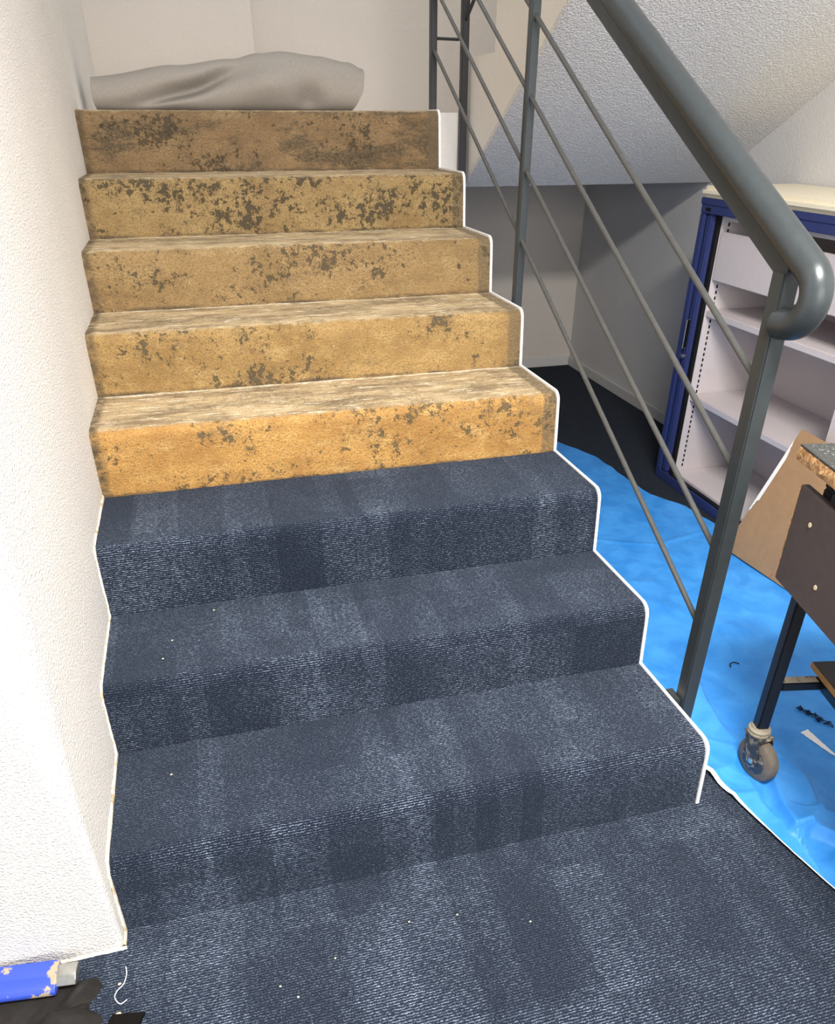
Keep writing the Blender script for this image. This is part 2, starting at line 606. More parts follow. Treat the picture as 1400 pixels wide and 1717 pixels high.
mb = MB().prism([(-0.02, 3.50), (0.745, 3.50), (0.745, YA), (XB + 0.1, YA), (XB + 0.1, YA + 0.2), (-0.02, YA + 0.2)], 2, 0.0, 3.3)
structure(build(mb, 'wall_back', M['plaster_back']))
mb = MB().box((XB, -2.2, 0), (XB + 0.15, YA + 0.01, 3.3))
structure(build(mb, 'wall_right', M['wallpaper']))


def flat_floor(name, x0, y0, x1, y1, z, mat, thick=0.05):
    mb = MB().box((x0, y0, z - thick), (x1, y1, z))
    o = build(mb, name, mat, uv=[(p.x, p.y) for p in mb.v])
    return structure(o)


flat_floor('floor', -1.3, -2.2, XB + 0.1, 0.80, 0.0, M['carpet'])
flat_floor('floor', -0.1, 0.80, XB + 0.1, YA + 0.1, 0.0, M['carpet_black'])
mb = MB().prism([(0.0, LAND_Y), (XU, LAND_Y), (XU, 2.4125), (XB, 2.4125), (XB, 3.70), (0.0, 3.70)], 2, SLAB_Z + 0.001, LAND_Z - 0.004)
structure(build(mb, 'floor_landing', M['white_smooth']))

mb = MB().box((W + 0.01, YA - 0.013, 0.0), (XB, YA, 0.058), 0.003)
structure(build(mb, 'baseboard_back', M['baseboard']))
mb = MB().box((XB - 0.013, 0.4, 0.0), (XB, YA - 0.013, 0.058), 0.003)
structure(build(mb, 'baseboard_right', M['baseboard']))


# ragged glue and plaster along the stair line, on the wall face
def wall_residue():
    line = []
    for k in range(3):
        pr = step_profile(k, 0.006, riser_n=10, tread_n=18)
        line += pr
    line = [(-0.05, 0.0)] + line
    mb = MB()
    n = len(line)
    vs, fs = [], []
    for i, (y, z) in enumerate(line):
        a = line[max(i - 1, 0)]
        b = line[min(i + 1, n - 1)]
        d = Vector((b[0] - a[0], b[1] - a[1]))
        d = d.normalized() if d.length else Vector((0, 1))
        nrm = Vector((-d.y, d.x))
        w = 0.0015 + 0.014 * max(0, mnoise.noise(Vector((y * 14, z * 14, 3.1)))) + 0.008 * max(0, mnoise.noise(Vector((y * 60, z * 60, 1.2))))
        if z < 0.2:
            w += 0.006
        for off, x in ((-0.004, 0.0045), (w * 0.6, 0.004), (w, 0.0003)):
            vs.append((x + 0.001 * mnoise.noise(Vector((y * 90, z * 90, off * 100))), y + nrm.x * off, max(0.0005, z + nrm.y * off)))
    for i in range(n - 1):
        for j in range(2):
            fs.append([i * 3 + j, i * 3 + j + 1, (i + 1) * 3 + j + 1, (i + 1) * 3 + j])
    mb.add(vs, fs)
    build(mb, 'glue_edge', M['glue'], wall_left, label='ragged cream glue line left along the stair edge')
    # foot of the wall end
    mb = MB()
    vs, fs = [], []
    for i in range(60):
        x = 0.006 - i * 0.012
        h = 0.003 + 0.008 * abs(mnoise.noise(Vector((x * 30, 0, 0))))
        vs += [(x, -0.0565 - 0.003 * mnoise.noise(Vector((x * 50, 2, 0))), 0.0005), (x, -0.0545, h * 0.6), (x, -0.052, h)]
    for i in range(59):
        for j in range(2):
            fs.append([i * 3 + j, i * 3 + j + 1, (i + 1) * 3 + j + 1, (i + 1) * 3 + j])
    mb.add(vs, fs)
    build(mb, 'plaster_foot', M['glue'], wall_left, label='crumbly cream plaster edge at the foot of the wall')


wall_residue()

# ------------------------------------------------------------------ main staircase
stair = thing('staircase', (W / 2, RY[0], 0.0),
              'straight flight of eight steps, lower three navy carpeted, upper five bare ochre concrete', 'staircase')


def loft_step(k, off, mat, name, nx, rough):
    prof = step_profile(k, off)
    s = arclen(prof)
    back_y = prof[-1][0]
    loop = prof + [(back_y + 0.01, prof[-1][1]), (back_y + 0.01, TZ[k] - 0.02), (prof[0][0], TZ[k] - 0.02)]
    if k == 0:
        loop = prof + [(back_y + 0.01, prof[-1][1]), (back_y + 0.01, 0.0)]
    ss = s + [s[-1] + 0.01, s[-1] + 0.2, -0.02][:len(loop) - len(prof)]
    vs, uv, fs = [], [], []
    m = len(loop)
    np_ = len(prof)
    for i in range(nx + 1):
        x = W * i / nx
        for j, (y, z) in enumerate(loop):
            if rough and 0 < j < np_:
                d = rough * (mnoise.fractal(Vector((x * 9, y * 14 + k * 5, z * 14)), 1.0, 2.0, 4) + 0.6 * mnoise.noise(Vector((x * 70, y * 70 + k, z * 70))))
                if j < 14:
                    y -= d
                elif j < 22:
                    y -= d * 0.7
                    z += d * 0.7
                else:
                    z += d
            vs.append((x, y, z))
            uv.append((x, ss[j]))
    for i in range(nx):
        for j in range(m):
            j2 = (j + 1) % m
            fs.append([i * m + j, i * m + j2, (i + 1) * m + j2, (i + 1) * m + j])
    fs.append(list(range(m)))
    fs.append([nx * m + j for j in range(m)][::-1])
    mb = MB().add(vs, fs)
    return build(mb, name, mat, stair, uv=uv)


CONC = {
    3: dict(ochre=lin(190, 146, 82), brown=lin(160, 118, 64), dark=lin(96, 84, 63), cream=lin(204, 170, 110), dirt=0.040, seed=3.0, smear=0.25),
    4: dict(ochre=lin(168, 137, 87), brown=lin(142, 112, 67), dark=lin(86, 77, 60), cream=lin(186, 159, 108), dirt=0.030, seed=11.0, smear=0.2),
    5: dict(ochre=lin(156, 128, 87), brown=lin(132, 106, 68), dark=lin(84, 74, 58), cream=lin(172, 148, 104), dirt=0.005, seed=23.0, smear=0.25),
    6: dict(ochre=lin(158, 133, 89), brown=lin(136, 110, 71), dark=lin(70, 62, 50), cream=lin(170, 147, 102), dirt=0.030, seed=41.0, smear=0.1),
    7: dict(ochre=lin(142, 116, 83), brown=lin(120, 96, 67), dark=lin(78, 68, 53), cream=lin(158, 134, 97), dirt=-0.01, seed=54.0, smear=0.8),
}
for k in range(8):
    if k < 3:
        st = loft_step(k, -0.002, mat_concrete('concrete_under_carpet_%d' % k, seed=60. + k, width=W, riser_h=TZ[k + 1] - TZ[k],
                                             **{a: b for a, b in CONC[4].items() if a != 'seed'}), 'step', 2, 0)
        prof = step_profile(k, 0.006, rad=0.034)
        s = arclen(prof)
        base = sum(0.5 for _ in range(k)) + 0.37 * k
        nx = 70
        vs, uv, fs = [], [], []
        m = len(prof)
        for i in range(nx + 1):
            for j, (y, z) in enumerate(prof):
                x = (W + 0.001) * i / nx
                d = 0.0016 * mnoise.noise(Vector((x * 5, y * 9 + k * 3, z * 9)))
                if j > 14:
                    z += d
                else:
                    y -= d
                if i == 0:
                    x = 0.0035 + 0.003 * mnoise.noise(Vector((y * 40, z * 40, 0)))
                vs.append((x, y, z))
                uv.append((x + 0.173 * k, s[j] + base))
        for i in range(nx):
            for j in range(m - 1):
                fs.append([i * m + j, i * m + j + 1, (i + 1) * m + j + 1, (i + 1) * m + j])
        mb = MB().add(vs, fs)
        cv = build(mb, 'carpet_cover', M['carpet'], st, uv=uv, smooth=60,
                   label='navy ribbed carpet glued over the step' if k < 2 else 'topmost navy carpet cover, cut off at the bare riser')
        sol = cv.modifiers.new('thickness', 'SOLIDIFY')
        sol.thickness = 0.006
        sol.offset = -1.0
    else:
        mt = mat_concrete('stripped_concrete_%d' % k, width=W, riser_h=TZ[k + 1] - TZ[k], end=arclen(step_profile(k))[-1], **CONC[k])
        loft_step(k, 0.0, mt, 'step', 150, 0.0016)


# white side plate whose top edge stands up as a thin border along the steps
def side_plate():
    line = []
    for k in range(8):
        line += step_profile(k, 0.0095 if k < 3 else 0.0055, rad=0.030, riser_n=2, tread_n=2)
    line[0] = (line[0][0], 0.002)
    poly = line + [(LAND_Y + 0.0, LAND_Z - 0.0), (LAND_Y + 0.0, 0.9), (1.15, 0.0005)]
    mb = MB().prism(poly, 0, W, W + 0.0075)
    build(mb, 'side_plate', M['trim'], stair, label='white edge trim following the step outline')


side_plate()

# ------------------------------------------------------------------ returning upper flight
UG, UR = 0.316, 0.175
up = thing('staircase', (XU, LAND_Y, SLAB_Z), 'white upper flight returning overhead with rough plastered sloping underside', 'staircase')
NUP = 9
slope = UR / UG


def soff(y):
    return SLAB_Z + (2.412 - y) * slope


for k in range(NUP):
    ya, yb = 2.412 - k * UG, 2.412 - (k + 1) * UG
    zt = LAND_Z + (k + 1) * UR
    poly = [(ya, soff(ya) + 0.02), (ya, zt), (yb, zt), (yb, soff(yb) + 0.02)]
    mb = MB().prism(poly, 0, XU, XB - 0.001)
    build(mb, 'step', M['white_smooth'], up)
ye = 2.412 - NUP * UG
mb = MB().prism([(2.412, SLAB_Z), (2.412, SLAB_Z + 0.02), (ye, soff(ye) + 0.02), (ye, soff(ye))], 0, XU - 0.001, XB - 0.001)
build(mb, 'soffit', M['plaster_rough'], up, label='rough white plastered underside of the flight')

# ------------------------------------------------------------------ railing of the main flight
XR = W + 0.040
rail = thing('stair_railing', (XR, 0.14, 0.0), 'grey steel stair railing with round handrail and four sloping rods beside the steps', 'railing')


def post(y, z0, z1, w, parent, mat, x=XR, bev=0.003):
    mb = MB().box((x - w / 2, y - w / 2, z0), (x + w / 2, y + w / 2, z1), bev)
    return build(mb, 'post', mat, parent)


HS = 0.527


def axis_z(y):
    return 1.1755 + HS * (y - 0.11)


nw = 0.036
post(0.158, 0.05, 1.158, nw, rail, M['steel'])
post(1.436, 0.70, axis_z(1.436) - 0.05, 0.028, rail, M['steel'])
post(2.475, LAND_Z - 0.004, axis_z(2.475) - 0.05, 0.027, rail, M['steel_dark'])
for z in (0.975, 0.787, 0.599, 0.405):
    sl = 0.534
    mb = MB().tube([(XR, 0.172, z + sl * (0.172 - 0.2)), (XR, 1.436, z + sl * (1.436 - 0.2)), (XR, 2.475, z + sl * (2.475 - 0.2))], 0.0066, 14)
    build(mb, 'rod', M['steel_rod'], rail)

# handrail: round tube, bent back under itself into the post
d0 = Vector((0, -1, -HS)).normalized()
ang = math.atan2(d0.z, d0.y)
A = Vector((XR, 0.100, axis_z(0.100)))
Rb = 0.051
ctr = Vector((XR, A.y - d0.z * Rb, A.z + d0.y * Rb))
pts = [Vector((XR, 2.475, axis_z(2.475))), Vector((XR, 1.2, axis_z(1.2))), Vector((XR, 0.4, axis_z(0.4)))]
a_end = math.radians(-8)
for i in range(19):
    a = ang + (a_end - ang) * i / 18
    pts.append(ctr + Vector((0, math.sin(a), -math.cos(a))) * Rb)
pts.append(pts[-1] + Vector((0, 0.03, -0.004)))
mb = MB().tube(pts, 0.0270, 32)
build(mb, 'handrail', M['steel'], rail, smooth=50)
# flat bar carrying the tube
nrm = Vector((0, -d0.z, d0.y))          # points down off the tube
bar = MB()
for_y = [0.118, 2.475]
ends = []
for y in for_y:
    c = Vector((XR, y, axis_z(y)))
    ends.append(c)
hw = 0.014
vs = []
for c in ends:
    for sx in (-1, 1):
        for t in (0.018, 0.0510):
            q = c + Vector((sx * hw, 0, 0)) + nrm * t
            if c.y < 1:      # plumb cut above the front of the post
                q = q - Vector((0, 1, HS)) * (q.y - 0.1402)
            vs.append(q)
bar.add(vs, [[0, 1, 3, 2], [4, 6, 7, 5], [0, 4, 5, 1], [2, 3, 7, 6], [0, 2, 6, 4], [1, 5, 7, 3]])
build(bar, 'rail_bar', M['steel'], rail)
mb = MB().box((W + 0.008, 0.150, 0.172), (XR - 0.012, 0.200, 0.186), 0.002)
build(mb, 'bracket', M['steel'], rail)
mb = MB().box((W + 0.004, 1.415, 0.80), (XR - 0.01, 1.457, 0.815), 0.002)
build(mb, 'bracket', M['steel'], rail)
mb = MB().tube([(XR, 2.475, 1.650), (XR + 0.085, 2.43, 1.645), (XR + 0.097, 2.40, 1.645)], 0.0055, 10)
build(mb, 'link_rod', M['steel_dark'], rail)

rail2 = thing('stair_railing', (1.441, 2.375, 1.0), 'black steel railing post with rods at the foot of the upper flight', 'railing')
post(2.375, 1.0, 2.55, 0.029, rail2, M['steel_dark'], 1.441)
for z in (1.695, 1.88, 2.065, 2.25):
    mb = MB().tube([(1.441, 2.375, z), (1.441, 1.2, z + slope * 1.175)], 0.0066, 12)
    build(mb, 'rod', M['steel_dark'], rail2)
mb = MB().tube([(1.441, 2.40, 2.56), (1.441, 1.2, 2.56 + slope * 1.2)], 0.022, 20)
build(mb, 'handrail', M['steel_dark'], rail2)
mb = MB().box((1.441, 2.365, 1.06), (XU + 0.0, 2.385, 1.075))
mb = MB().box((1.434, 2.385, 1.25), (1.448, 2.402, 1.265), 0.001)
build(mb, 'bracket', M['steel_dark'], rail2)


# ------------------------------------------------------------------ grey roll on the landing
def carpet_roll():
    nu, nv = 110, 90
    vs, uv, fs = [], [], []
    X0, X1 = 0.045, 1.075
    th_tot = math.radians(360 + 60)

    def interp(t, tab):
        for (a, va), (b, vb) in zip(tab, tab[1:]):
            if t <= b:
                f = (t - a) / (b - a)
                f = f * f * (3 - 2 * f)
                return va + (vb - va) * f
        return tab[-1][1]
    H = [(0.0, 0.112), (0.3, 0.150), (0.52, 0.176), (0.62, 0.196), (0.70, 0.203), (0.84, 0.188), (0.95, 0.172), (1.0, 0.150)]
    for i in range(nu + 1):
        t = i / nu
        x = X0 + (X1 - X0) * t
        h = interp(t, H)
        dep = 0.105 + 0.02 * t
        for j in range(nv + 1):
            q = j / nv
            th = math.radians(-70) - th_tot * q      # starts under, runs up the back, over the top, down the front
            rr = 1.0 - 0.10 * q
            c, s = math.cos(th), math.sin(th)
            ee = 0.85
            cy = math.copysign(abs(c) ** ee, c)
            sz = math.copysign(abs(s) ** ee, s)
            y = 2.66 + cy * dep * rr
            z = LAND_Z + h / 2 + sz * h / 2 * rr
            # front dents: one long slanting valley and a pinch at the right
            front = max(0.0, -c)
            zc = (z - LAND_Z) / h
            ridge = 0.15 + 0.62 * max(0, min(1, (t - 0.12) / 0.42))
            val = math.exp(-((zc - ridge) / 0.16) ** 2) * math.exp(-((t - 0.36) / 0.20) ** 2)
            pin = math.exp(-((t - 0.79) / 0.05) ** 2) * math.exp(-((zc - 0.12) / 0.30) ** 2)
            y += front * (0.085 * val + 0.075 * pin)
            z -= front * 0.012 * val
            pl = math.exp(-((t - 0.64) / 0.09) ** 2) * math.exp(-((zc - 0.45) / 0.3) ** 2)
            y -= front * 0.045 * pl
            # the right end leans in towards the floor
            xx = x + (0.020 * (zc - 0.35) - 0.07 * (max(0, 0.45 - zc)) ** 1.0) * max(0, (t - 0.85) / 0.15) + 0.006 * mnoise.noise(Vector((q * 6, t * 3, 0)))
            y += 0.006 * mnoise.noise(Vector((t * 7, q * 5, 1.7)))
            z += 0.003 * mnoise.noise(Vector((t * 9, q * 7, 5.7)))
            vs.append((xx, y, max(z, LAND_Z + 0.001)))
            uv.append((x, q * 0.75))
    for i in range(nu):
        for j in range(nv):
            a = i * (nv + 1) + j
            fs.append([a, a + 1, a + nv + 2, a + nv + 1])
    mb = MB().add(vs, fs)
    o = build(mb, 'carpet_roll', M['roll'], origin=(0.55, 2.66, LAND_Z), uv=uv, smooth=180)
    s = o.modifiers.new('thickness', 'SOLIDIFY')
    s.thickness = 0.004
    s.offset = -1
    tag(o, 'loosely folded grey roll of old flooring lying on the landing', 'carpet roll')


carpet_roll()

# ------------------------------------------------------------------ roller-shutter cabinet by the right wall
CX0, CX1 = 2.24, 2.635
CY0, CY1 = 0.745, 1.830
CH = 1.135
cab = thing('shutter_cabinet', ((CX0 + CX1) / 2, (CY0 + CY1) / 2, 0), 'open blue-framed office cabinet with light grey shelves by the right wall', 'cabinet')
IY0, IY1 = CY0 + 0.160, CY1 - 0.098
FX = 2.276


def cpart(name, lo, hi, mat, bev=0.002, parent=cab, label=None):
    return build(MB().box(lo, hi, bev), name, mat, parent, label=label)


cpart('side_panel', (FX, IY1, 0.04), (CX1, IY1 + 0.018, CH - 0.045), M['grey_metal'])
cpart('side_panel', (FX, IY0 - 0.018, 0.04), (CX1, IY0, CH - 0.045), M['grey_metal'])
cpart('back_panel', (CX1 - 0.012, CY0 + 0.005, 0.03), (CX1, CY1 - 0.005, CH - 0.02), M['grey_metal'])
cpart('outer_panel', (CX0 + 0.002, CY1 - 0.012, 0.0), (CX1 - 0.012, CY1, CH - 0.0525), M['blue_metal'])
cpart('outer_panel', (CX0 + 0.002, CY0, 0.0), (CX1 - 0.012, CY0 + 0.012, CH - 0.0525), M['blue_metal'])
hd = cpart('header', (CX0, CY0, CH - 0.052), (CX1 - 0.012, CY1, CH), M['blue_metal'])
cpart('header_lip', (CX0 - 0.004, CY0 - 0.002, CH - 0.022), (CX0 + 0.01, CY1 + 0.002, CH + 0.001), M['blue_metal'], 0.002, hd)
cpart('badge', (CX0 - 0.001, CY1 - 0.066, CH - 0.044), (CX0 + 0.002, CY1 - 0.034, CH - 0.032), M['black'], 0.0, hd)
cpart('sill', (CX0, CY0 + 0.012, 0.0), (CX1 - 0.012, CY1 - 0.012, 0.040), M['blue_metal'])
cpart('guide_channel', (CX0 + 0.008, IY0, 0.041), (CX0 + 0.026, IY1, 0.047), M['black'], 0.0)
for s, ya, yb in ((1, IY1, CY1), (-1, IY0, CY0)):
    yo = yb - s * 0.030
    lo, hi = sorted((yo, yb - s * 0.0005))
    cpart('stile', (CX0, lo, 0.040), (CX0 + 0.02, hi, CH - 0.052), M['blue_metal'], 0.003)
    lo, hi = sorted((yo, yo - s * 0.012))
    cpart('shutter_groove', (CX0 + 0.014, lo, 0.042), (CX0 + 0.034, hi, CH - 0.053), M['black'], 0.0)
    lo, hi = sorted((yo - s * 0.012, yo - s * 0.047))
    sh = cpart('shutter_edge', (CX0 + 0.004, lo, 0.044), (CX0 + 0.030, hi, CH - 0.054), M['blue_metal'], 0.005, label='blue end slat of the rolled back shutter')
    if s == -1:
        cpart('inner_stile', (CX0 + 0.016, yo + 0.064, 0.042), (FX, ya - 0.0005, CH - 0.053), M['grey_metal'], 0.001)
    lo, hi = sorted((yo - s * 0.047, ya if s == 1 else yo + 0.063))
    cpart('shutter_groove', (CX0 + 0.022, lo, 0.042), (CX0 + 0.036, hi, CH - 0.053), M['black'], 0.0)
    if s == 1:
        hy = yo - 0.022
        cpart('handle_recess', (CX0 + 0.0025, hy - 0.008, 0.580), (CX0 + 0.005, hy + 0.010, 0.700), M['black'], 0.0, sh)
        mb = MB().tube([(CX0 + 0.004, hy - 0.004, 0.698), (CX0 - 0.010, hy - 0.004, 0.698), (CX0 - 0.010, hy - 0.004, 0.585), (CX0 + 0.004, hy - 0.004, 0.585)], 0.0028, 8)
        build(mb, 'handle', M['chrome'], sh, label='slim chrome pull on the shutter edge')
        mb = MB().lathe([(0.009, 0.0), (0.009, 0.012), (0.006, 0.014)], (CX0 + 0.006, hy - 0.002, 0.552), (-1, 0, 0), 18)
        build(mb, 'lock', M['chrome'], sh, label='round chrome lock')
dr = cpart('drawer_front', (FX + 0.002, IY0 + 0.004, 0.853), (FX + 0.018, IY1 - 0.004, 1.026), M['grey_metal'], 0.003)
cpart('drawer_tray', (FX + 0.018, IY0 + 0.01, 0.86), (CX1 - 0.03, IY1 - 0.01, 0.93), M['grey_metal'], 0.002, dr)
for z in (0.742, 0.400):
    sf = cpart('shelf', (FX + 0.006, IY0 + 0.002, z - 0.026), (CX1 - 0.014, IY1 - 0.002, z), M['grey_metal'], 0.003)
cpart('bottom_panel', (FX + 0.002, IY0, 0.030), (CX1 - 0.014, IY1, 0.052), M['grey_metal'])
cpart('ceiling_panel', (FX, IY0, CH - 0.070), (CX1 - 0.014, IY1, CH - 0.050), M['grey_metal'])
for yy, s in ((IY1 - 0.0008, 1), (IY0 + 0.0008, -1)):
    mb = MB()
    z = 0.075
    while z < 1.06:
        mb.box((FX + 0.030, yy - 0.0012, z), (FX + 0.036, yy + 0.0012, z + 0.012))
        z += 0.022
    build(mb, 'slot_row', M['black'], cab, kind='stuff', label='row of small dark shelf slots')
cpart('cream_top', (CX0 - 0.012, CY0 - 0.006, CH + 0.001), (XB - 0.004, CY1 + 0.004, CH + 0.040), M['cream'], 0.014, label='rounded cream board on the cabinet')


# ------------------------------------------------------------------ blue tarp
def lerp_tab(t, tab):
    if t <= tab[0][0]:
        return tab[0][1]
    for (a, va), (b, vb) in zip(tab, tab[1:]):
        if t <= b:
            return va + (vb - va) * (t - a) / (b - a)
    return tab[-1][1]


XL = [(-0.95, 1.640), (-0.55, 1.520), (-0.316, 1.452), (-0.162, 1.420), (0.0, 1.400), (0.094, 1.389), (0.30, 1.368), (0.6, 1.362), (3.0, 1.34)]
XRT = [(-0.95, 2.20), (0.5, 2.205), (1.0, 2.21), (1.297, 2.214), (1.48, 2.188), (1.631, 2.106), (1.85, 2.085), (2.112, 2.075), (2.356, 1.972), (2.62, 1.84)]
FOLDS = [  # polyline, height, width, one-sidedness
    ([(1.572, 0.42), (1.530, 0.30), (1.514, 0.21), (1.505, 0.112)], 0.020, 0.026, 0.95),
    ([(1.45, 1.43), (1.552, 1.395), (1.68, 1.30), (1.78, 1.24), (1.889, 1.20), (2.15, 1.255)], 0.0045, 0.007, 0.0),
    ([(1.505, 0.112), (1.455, 0.06), (1.40, 0.05)], 0.014, 0.022, 0.5),
    ([(1.520, 0.00), (1.478, -0.10), (1.468, -0.155), (1.505, -0.16), (1.58, -0.24), (1.70, -0.34)], 0.030, 0.036, -0.9),
    ([(1.592, 0.06), (1.600, -0.03), (1.560, -0.125), (1.505, -0.16)], 0.018, 0.024, 0.8),
    ([(1.560, -0.125), (1.66, -0.18), (1.78, -0.22)], 0.014, 0.022, 0.7),
    ([(1.47, 0.02), (1.45, -0.06), (1.452, -0.12)], 0.007, 0.010, 0.7),
    ([(1.43, 0.20), (1.47, 0.14), (1.49, 0.10)], 0.007, 0.014, 0.6),
    ([(1.44, 1.10), (1.60, 0.98), (1.72, 0.94), (1.66, 0.75), (1.56, 0.58)], 0.006, 0.03, 0.4),
    ([(1.60, 0.90), (1.74, 0.72), (1.86, 0.60)], 0.006, 0.05, 0.0),
    ([(1.40, 1.55), (1.52, 1.50), (1.60, 1.43)], 0.006, 0.030, 0.6),
    ([(1.40, -0.02), (1.46, -0.03), (1.50, 0.02)], 0.006, 0.014, 0.4),
]


def seg_dist(px, py, a, b):
    ax, ay = a
    bx, by = b
    dx, dy = bx - ax, by - ay
    L2 = dx * dx + dy * dy
    t = max(0, min(1, ((px - ax) * dx + (py - ay) * dy) / L2))
    qx, qy = ax + dx * t, ay + dy * t
    side = dx * (py - ay) - dy * (px - ax)
    return math.hypot(px - qx, py - qy), (1 if side > 0 else -1)


def tarp_z(x, y):
    xl = lerp_tab(y, XL)
    z = 0.0025
    nv = mnoise.fractal(Vector((x * 5.0, y * 3.2, 0.3)), 1.0, 2.0, 3)
    z += 0.0045 * max(0, nv + 0.25)
    z += 0.0016 * abs(mnoise.noise(Vector((x * 16 + 3 * nv, y * 11, 4.0))))
    for pl, h, w, one in FOLDS:
        best = None
        for a, b in zip(pl, pl[1:]):
            d, s = seg_dist(x, y, a, b)
            if best is None or d < best[0]:
                best = (d, s)
        d, s = best
        ww = w * (1 - one * 0.8) if s > 0 else w * (1 + one * 0.8)
        ww = max(0.009, ww)
        if d < ww * 5:
            z += h * math.exp(-(d / ww) ** 1.2)
    ed = x - xl
    z += 0.010 * math.exp(-ed / 0.035) * lerp_tab(y, [(-0.9, 0.5), (-0.3, 0.7), (0.0, 1.0), (0.3, 0.2), (0.5, 0.0)])
    return z


def tarp():
    nx, ny = 190, 540
    y0, y1 = -0.95, 2.60
    vs, fs = [], []
    for j in range(ny + 1):
        t = j / ny
        # denser rows near the front folds
        y = y0 + (y1 - y0) * (0.45 * t + 0.55 * t * t)
        xl, xr = lerp_tab(y, XL), lerp_tab(y, XRT)
        xr += 0.008 * mnoise.noise(Vector((y * 11, 0, 0)))
        xl += 0.003 * mnoise.noise(Vector((y * 14, 4, 0)))
        for i in range(nx + 1):
            s = i / nx
            x = xl + (xr - xl) * (0.6 * s + 0.4 * s * s)
            vs.append((x, y, tarp_z(x, y)))
    for j in range(ny):
        for i in range(nx):
            a = j * (nx + 1) + i
            fs.append([a, a + 1, a + nx + 2, a + nx + 1])
    mb = MB().add(vs, fs)
    o = build(mb, 'blue_tarp', M['tarp'], origin=(1.8, 0.6, 0.0), smooth=180)
    s = o.modifiers.new('thickness', 'SOLIDIFY')
    s.thickness = 0.0012
    s.offset = -1
    tag(o, 'crinkled bright blue plastic tarp spread on the floor beside the stairs', 'tarp')
    # pale underside turned out along the near edge
    vs, fs = [], []
    n = 60
    for i in range(n + 1):
        y = 0.20 - i / n * 0.95
        xl = lerp_tab(y, XL) + 0.003 * mnoise.noise(Vector((y * 14, 4, 0)))
        w = lerp_tab(y, [(-0.75, 0.0008), (-0.15, 0.0012), (-0.06, 0.004), (0.02, 0.008), (0.10, 0.007), (0.20, 0.004)])
        zt = tarp_z(xl, y)
        vs += [(xl + 0.0006, y, zt + 0.0003), (xl - 0.0008, y, zt + 0.0003), (xl - w, y - w * 0.15, max(0.003, zt - w * 0.75))]
    for i in range(n):
        for j in range(2):
            fs.append([i * 3 + j, i * 3 + j + 1, (i + 1) * 3 + j + 1, (i + 1) * 3 + j])
    h = build(MB().add(vs, fs), 'pale_hem', M['trim'], o, smooth=180, label='white underside showing along the turned edge')
    # dried white paint wiped on the tarp
    vs, fs = [], []
    n = 24
    for i in range(n + 1):
        t = i / n
        x, y = 1.727 + 0.014 * t, 0.136 - 0.110 * t
        w = 0.012 * (1 - t) ** 0.7 + 0.0012 + 0.002 * mnoise.noise(Vector((t * 20, 0, 0)))
        for s in (-1, 1):
            xx, yy = x + s * w, y + s * w * 0.2
            vs.append((xx, yy, tarp_z(xx, yy) + 0.0012))
    for i in range(n):
        fs.append([i * 2, i * 2 + 1, i * 2 + 3, i * 2 + 2])
    build(MB().add(vs, fs), 'paint_smear', M['trim'], o, label='white paint smear tapering off')
    return o


tarp()


# ------------------------------------------------------------------ hardboard sheet leaning at the cabinet
def hardboard():
    bl, br = Vector((2.118, 1.095, 0.012)), Vector((2.165, 0.560, 0.012))
    tl, tr = Vector((2.222, 0.985, 0.505)), Vector((2.222, 0.500, 0.490))
    nrm = (br - bl).cross(tl - bl).normalized()
    if nrm.x > 0:
        nrm = -nrm
    th = 0.006
    o = thing('hardboard_sheet', ((bl + br) / 2 - Vector((0, 0, 0.012))), 'brown hardboard sheet with torn white edge leaning against the blue cabinet', 'board')
    q = [bl, br, tr, tl]
    vs = q + [p - nrm * th for p in q]
    mb = MB().add(vs, [[0, 1, 2, 3], [7, 6, 5, 4], [0, 4, 5, 1], [1, 5, 6, 2], [2, 6, 7, 3], [3, 7, 4, 0]])
    build(mb, 'sheet', M['hardboard'], o)
    # torn white strip along the far edge
    vs, fs = [], []
    n = 40
    for i in range(n + 1):
        t = 0.35 + 0.57 * i / n
        p = bl.lerp(tl, t)
        w = (0.024 * math.sin(math.pi * min(1, (i / n) * 0.9 + 0.1)) + 0.004 * mnoise.noise(Vector((t * 60, 0, 0)))) * (0.5 + 0.5 * (i / n > 0.15))
        d = (br - bl).normalized()
        vs += [p + nrm * 0.0012 - d * 0.001, p + d * max(0.001, w) + nrm * 0.0012]
    for i in range(n):
        fs.append([i * 2, i * 2 + 1, i * 2 + 3, i * 2 + 2])
    build(MB().add(vs, fs), 'torn_edge', M['torn'], o, label='torn white paper edge')
    a = bl.lerp(br, 0.45)
    b = bl.lerp(br, 0.50).lerp(tl.lerp(tr, 0.50), 0.20)
    d = (br - bl).normalized() * 0.0016
    build(MB().add([a - d + nrm * 0.001, a + d + nrm * 0.001, b + d + nrm * 0.001, b - d + nrm * 0.001], [[0, 1, 2, 3]]), 'pencil_line', M['red_line'], o, label='red pencil line')


hardboard()

# ------------------------------------------------------------------ work cart on casters
CA = math.radians(-12.3)
cart_o = Vector((1.492, 0.052, 0.0))
Ra = Matrix.Rotation(CA, 3, 'Z')        # local x across the cart, local -y along it towards the viewer
cart = thing('work_cart', cart_o, 'black framed work cart on castors with brown side board and speckled top', 'cart')


def kpart(name, lo, hi, mat, bev=0.0, parent=cart, label=None):
    return build(MB().box(lo, hi, bev, Ra, cart_o), name, mat, parent, label=label)


def wl(x, y, z):
    return Ra @ Vector((x, y, z)) + cart_o


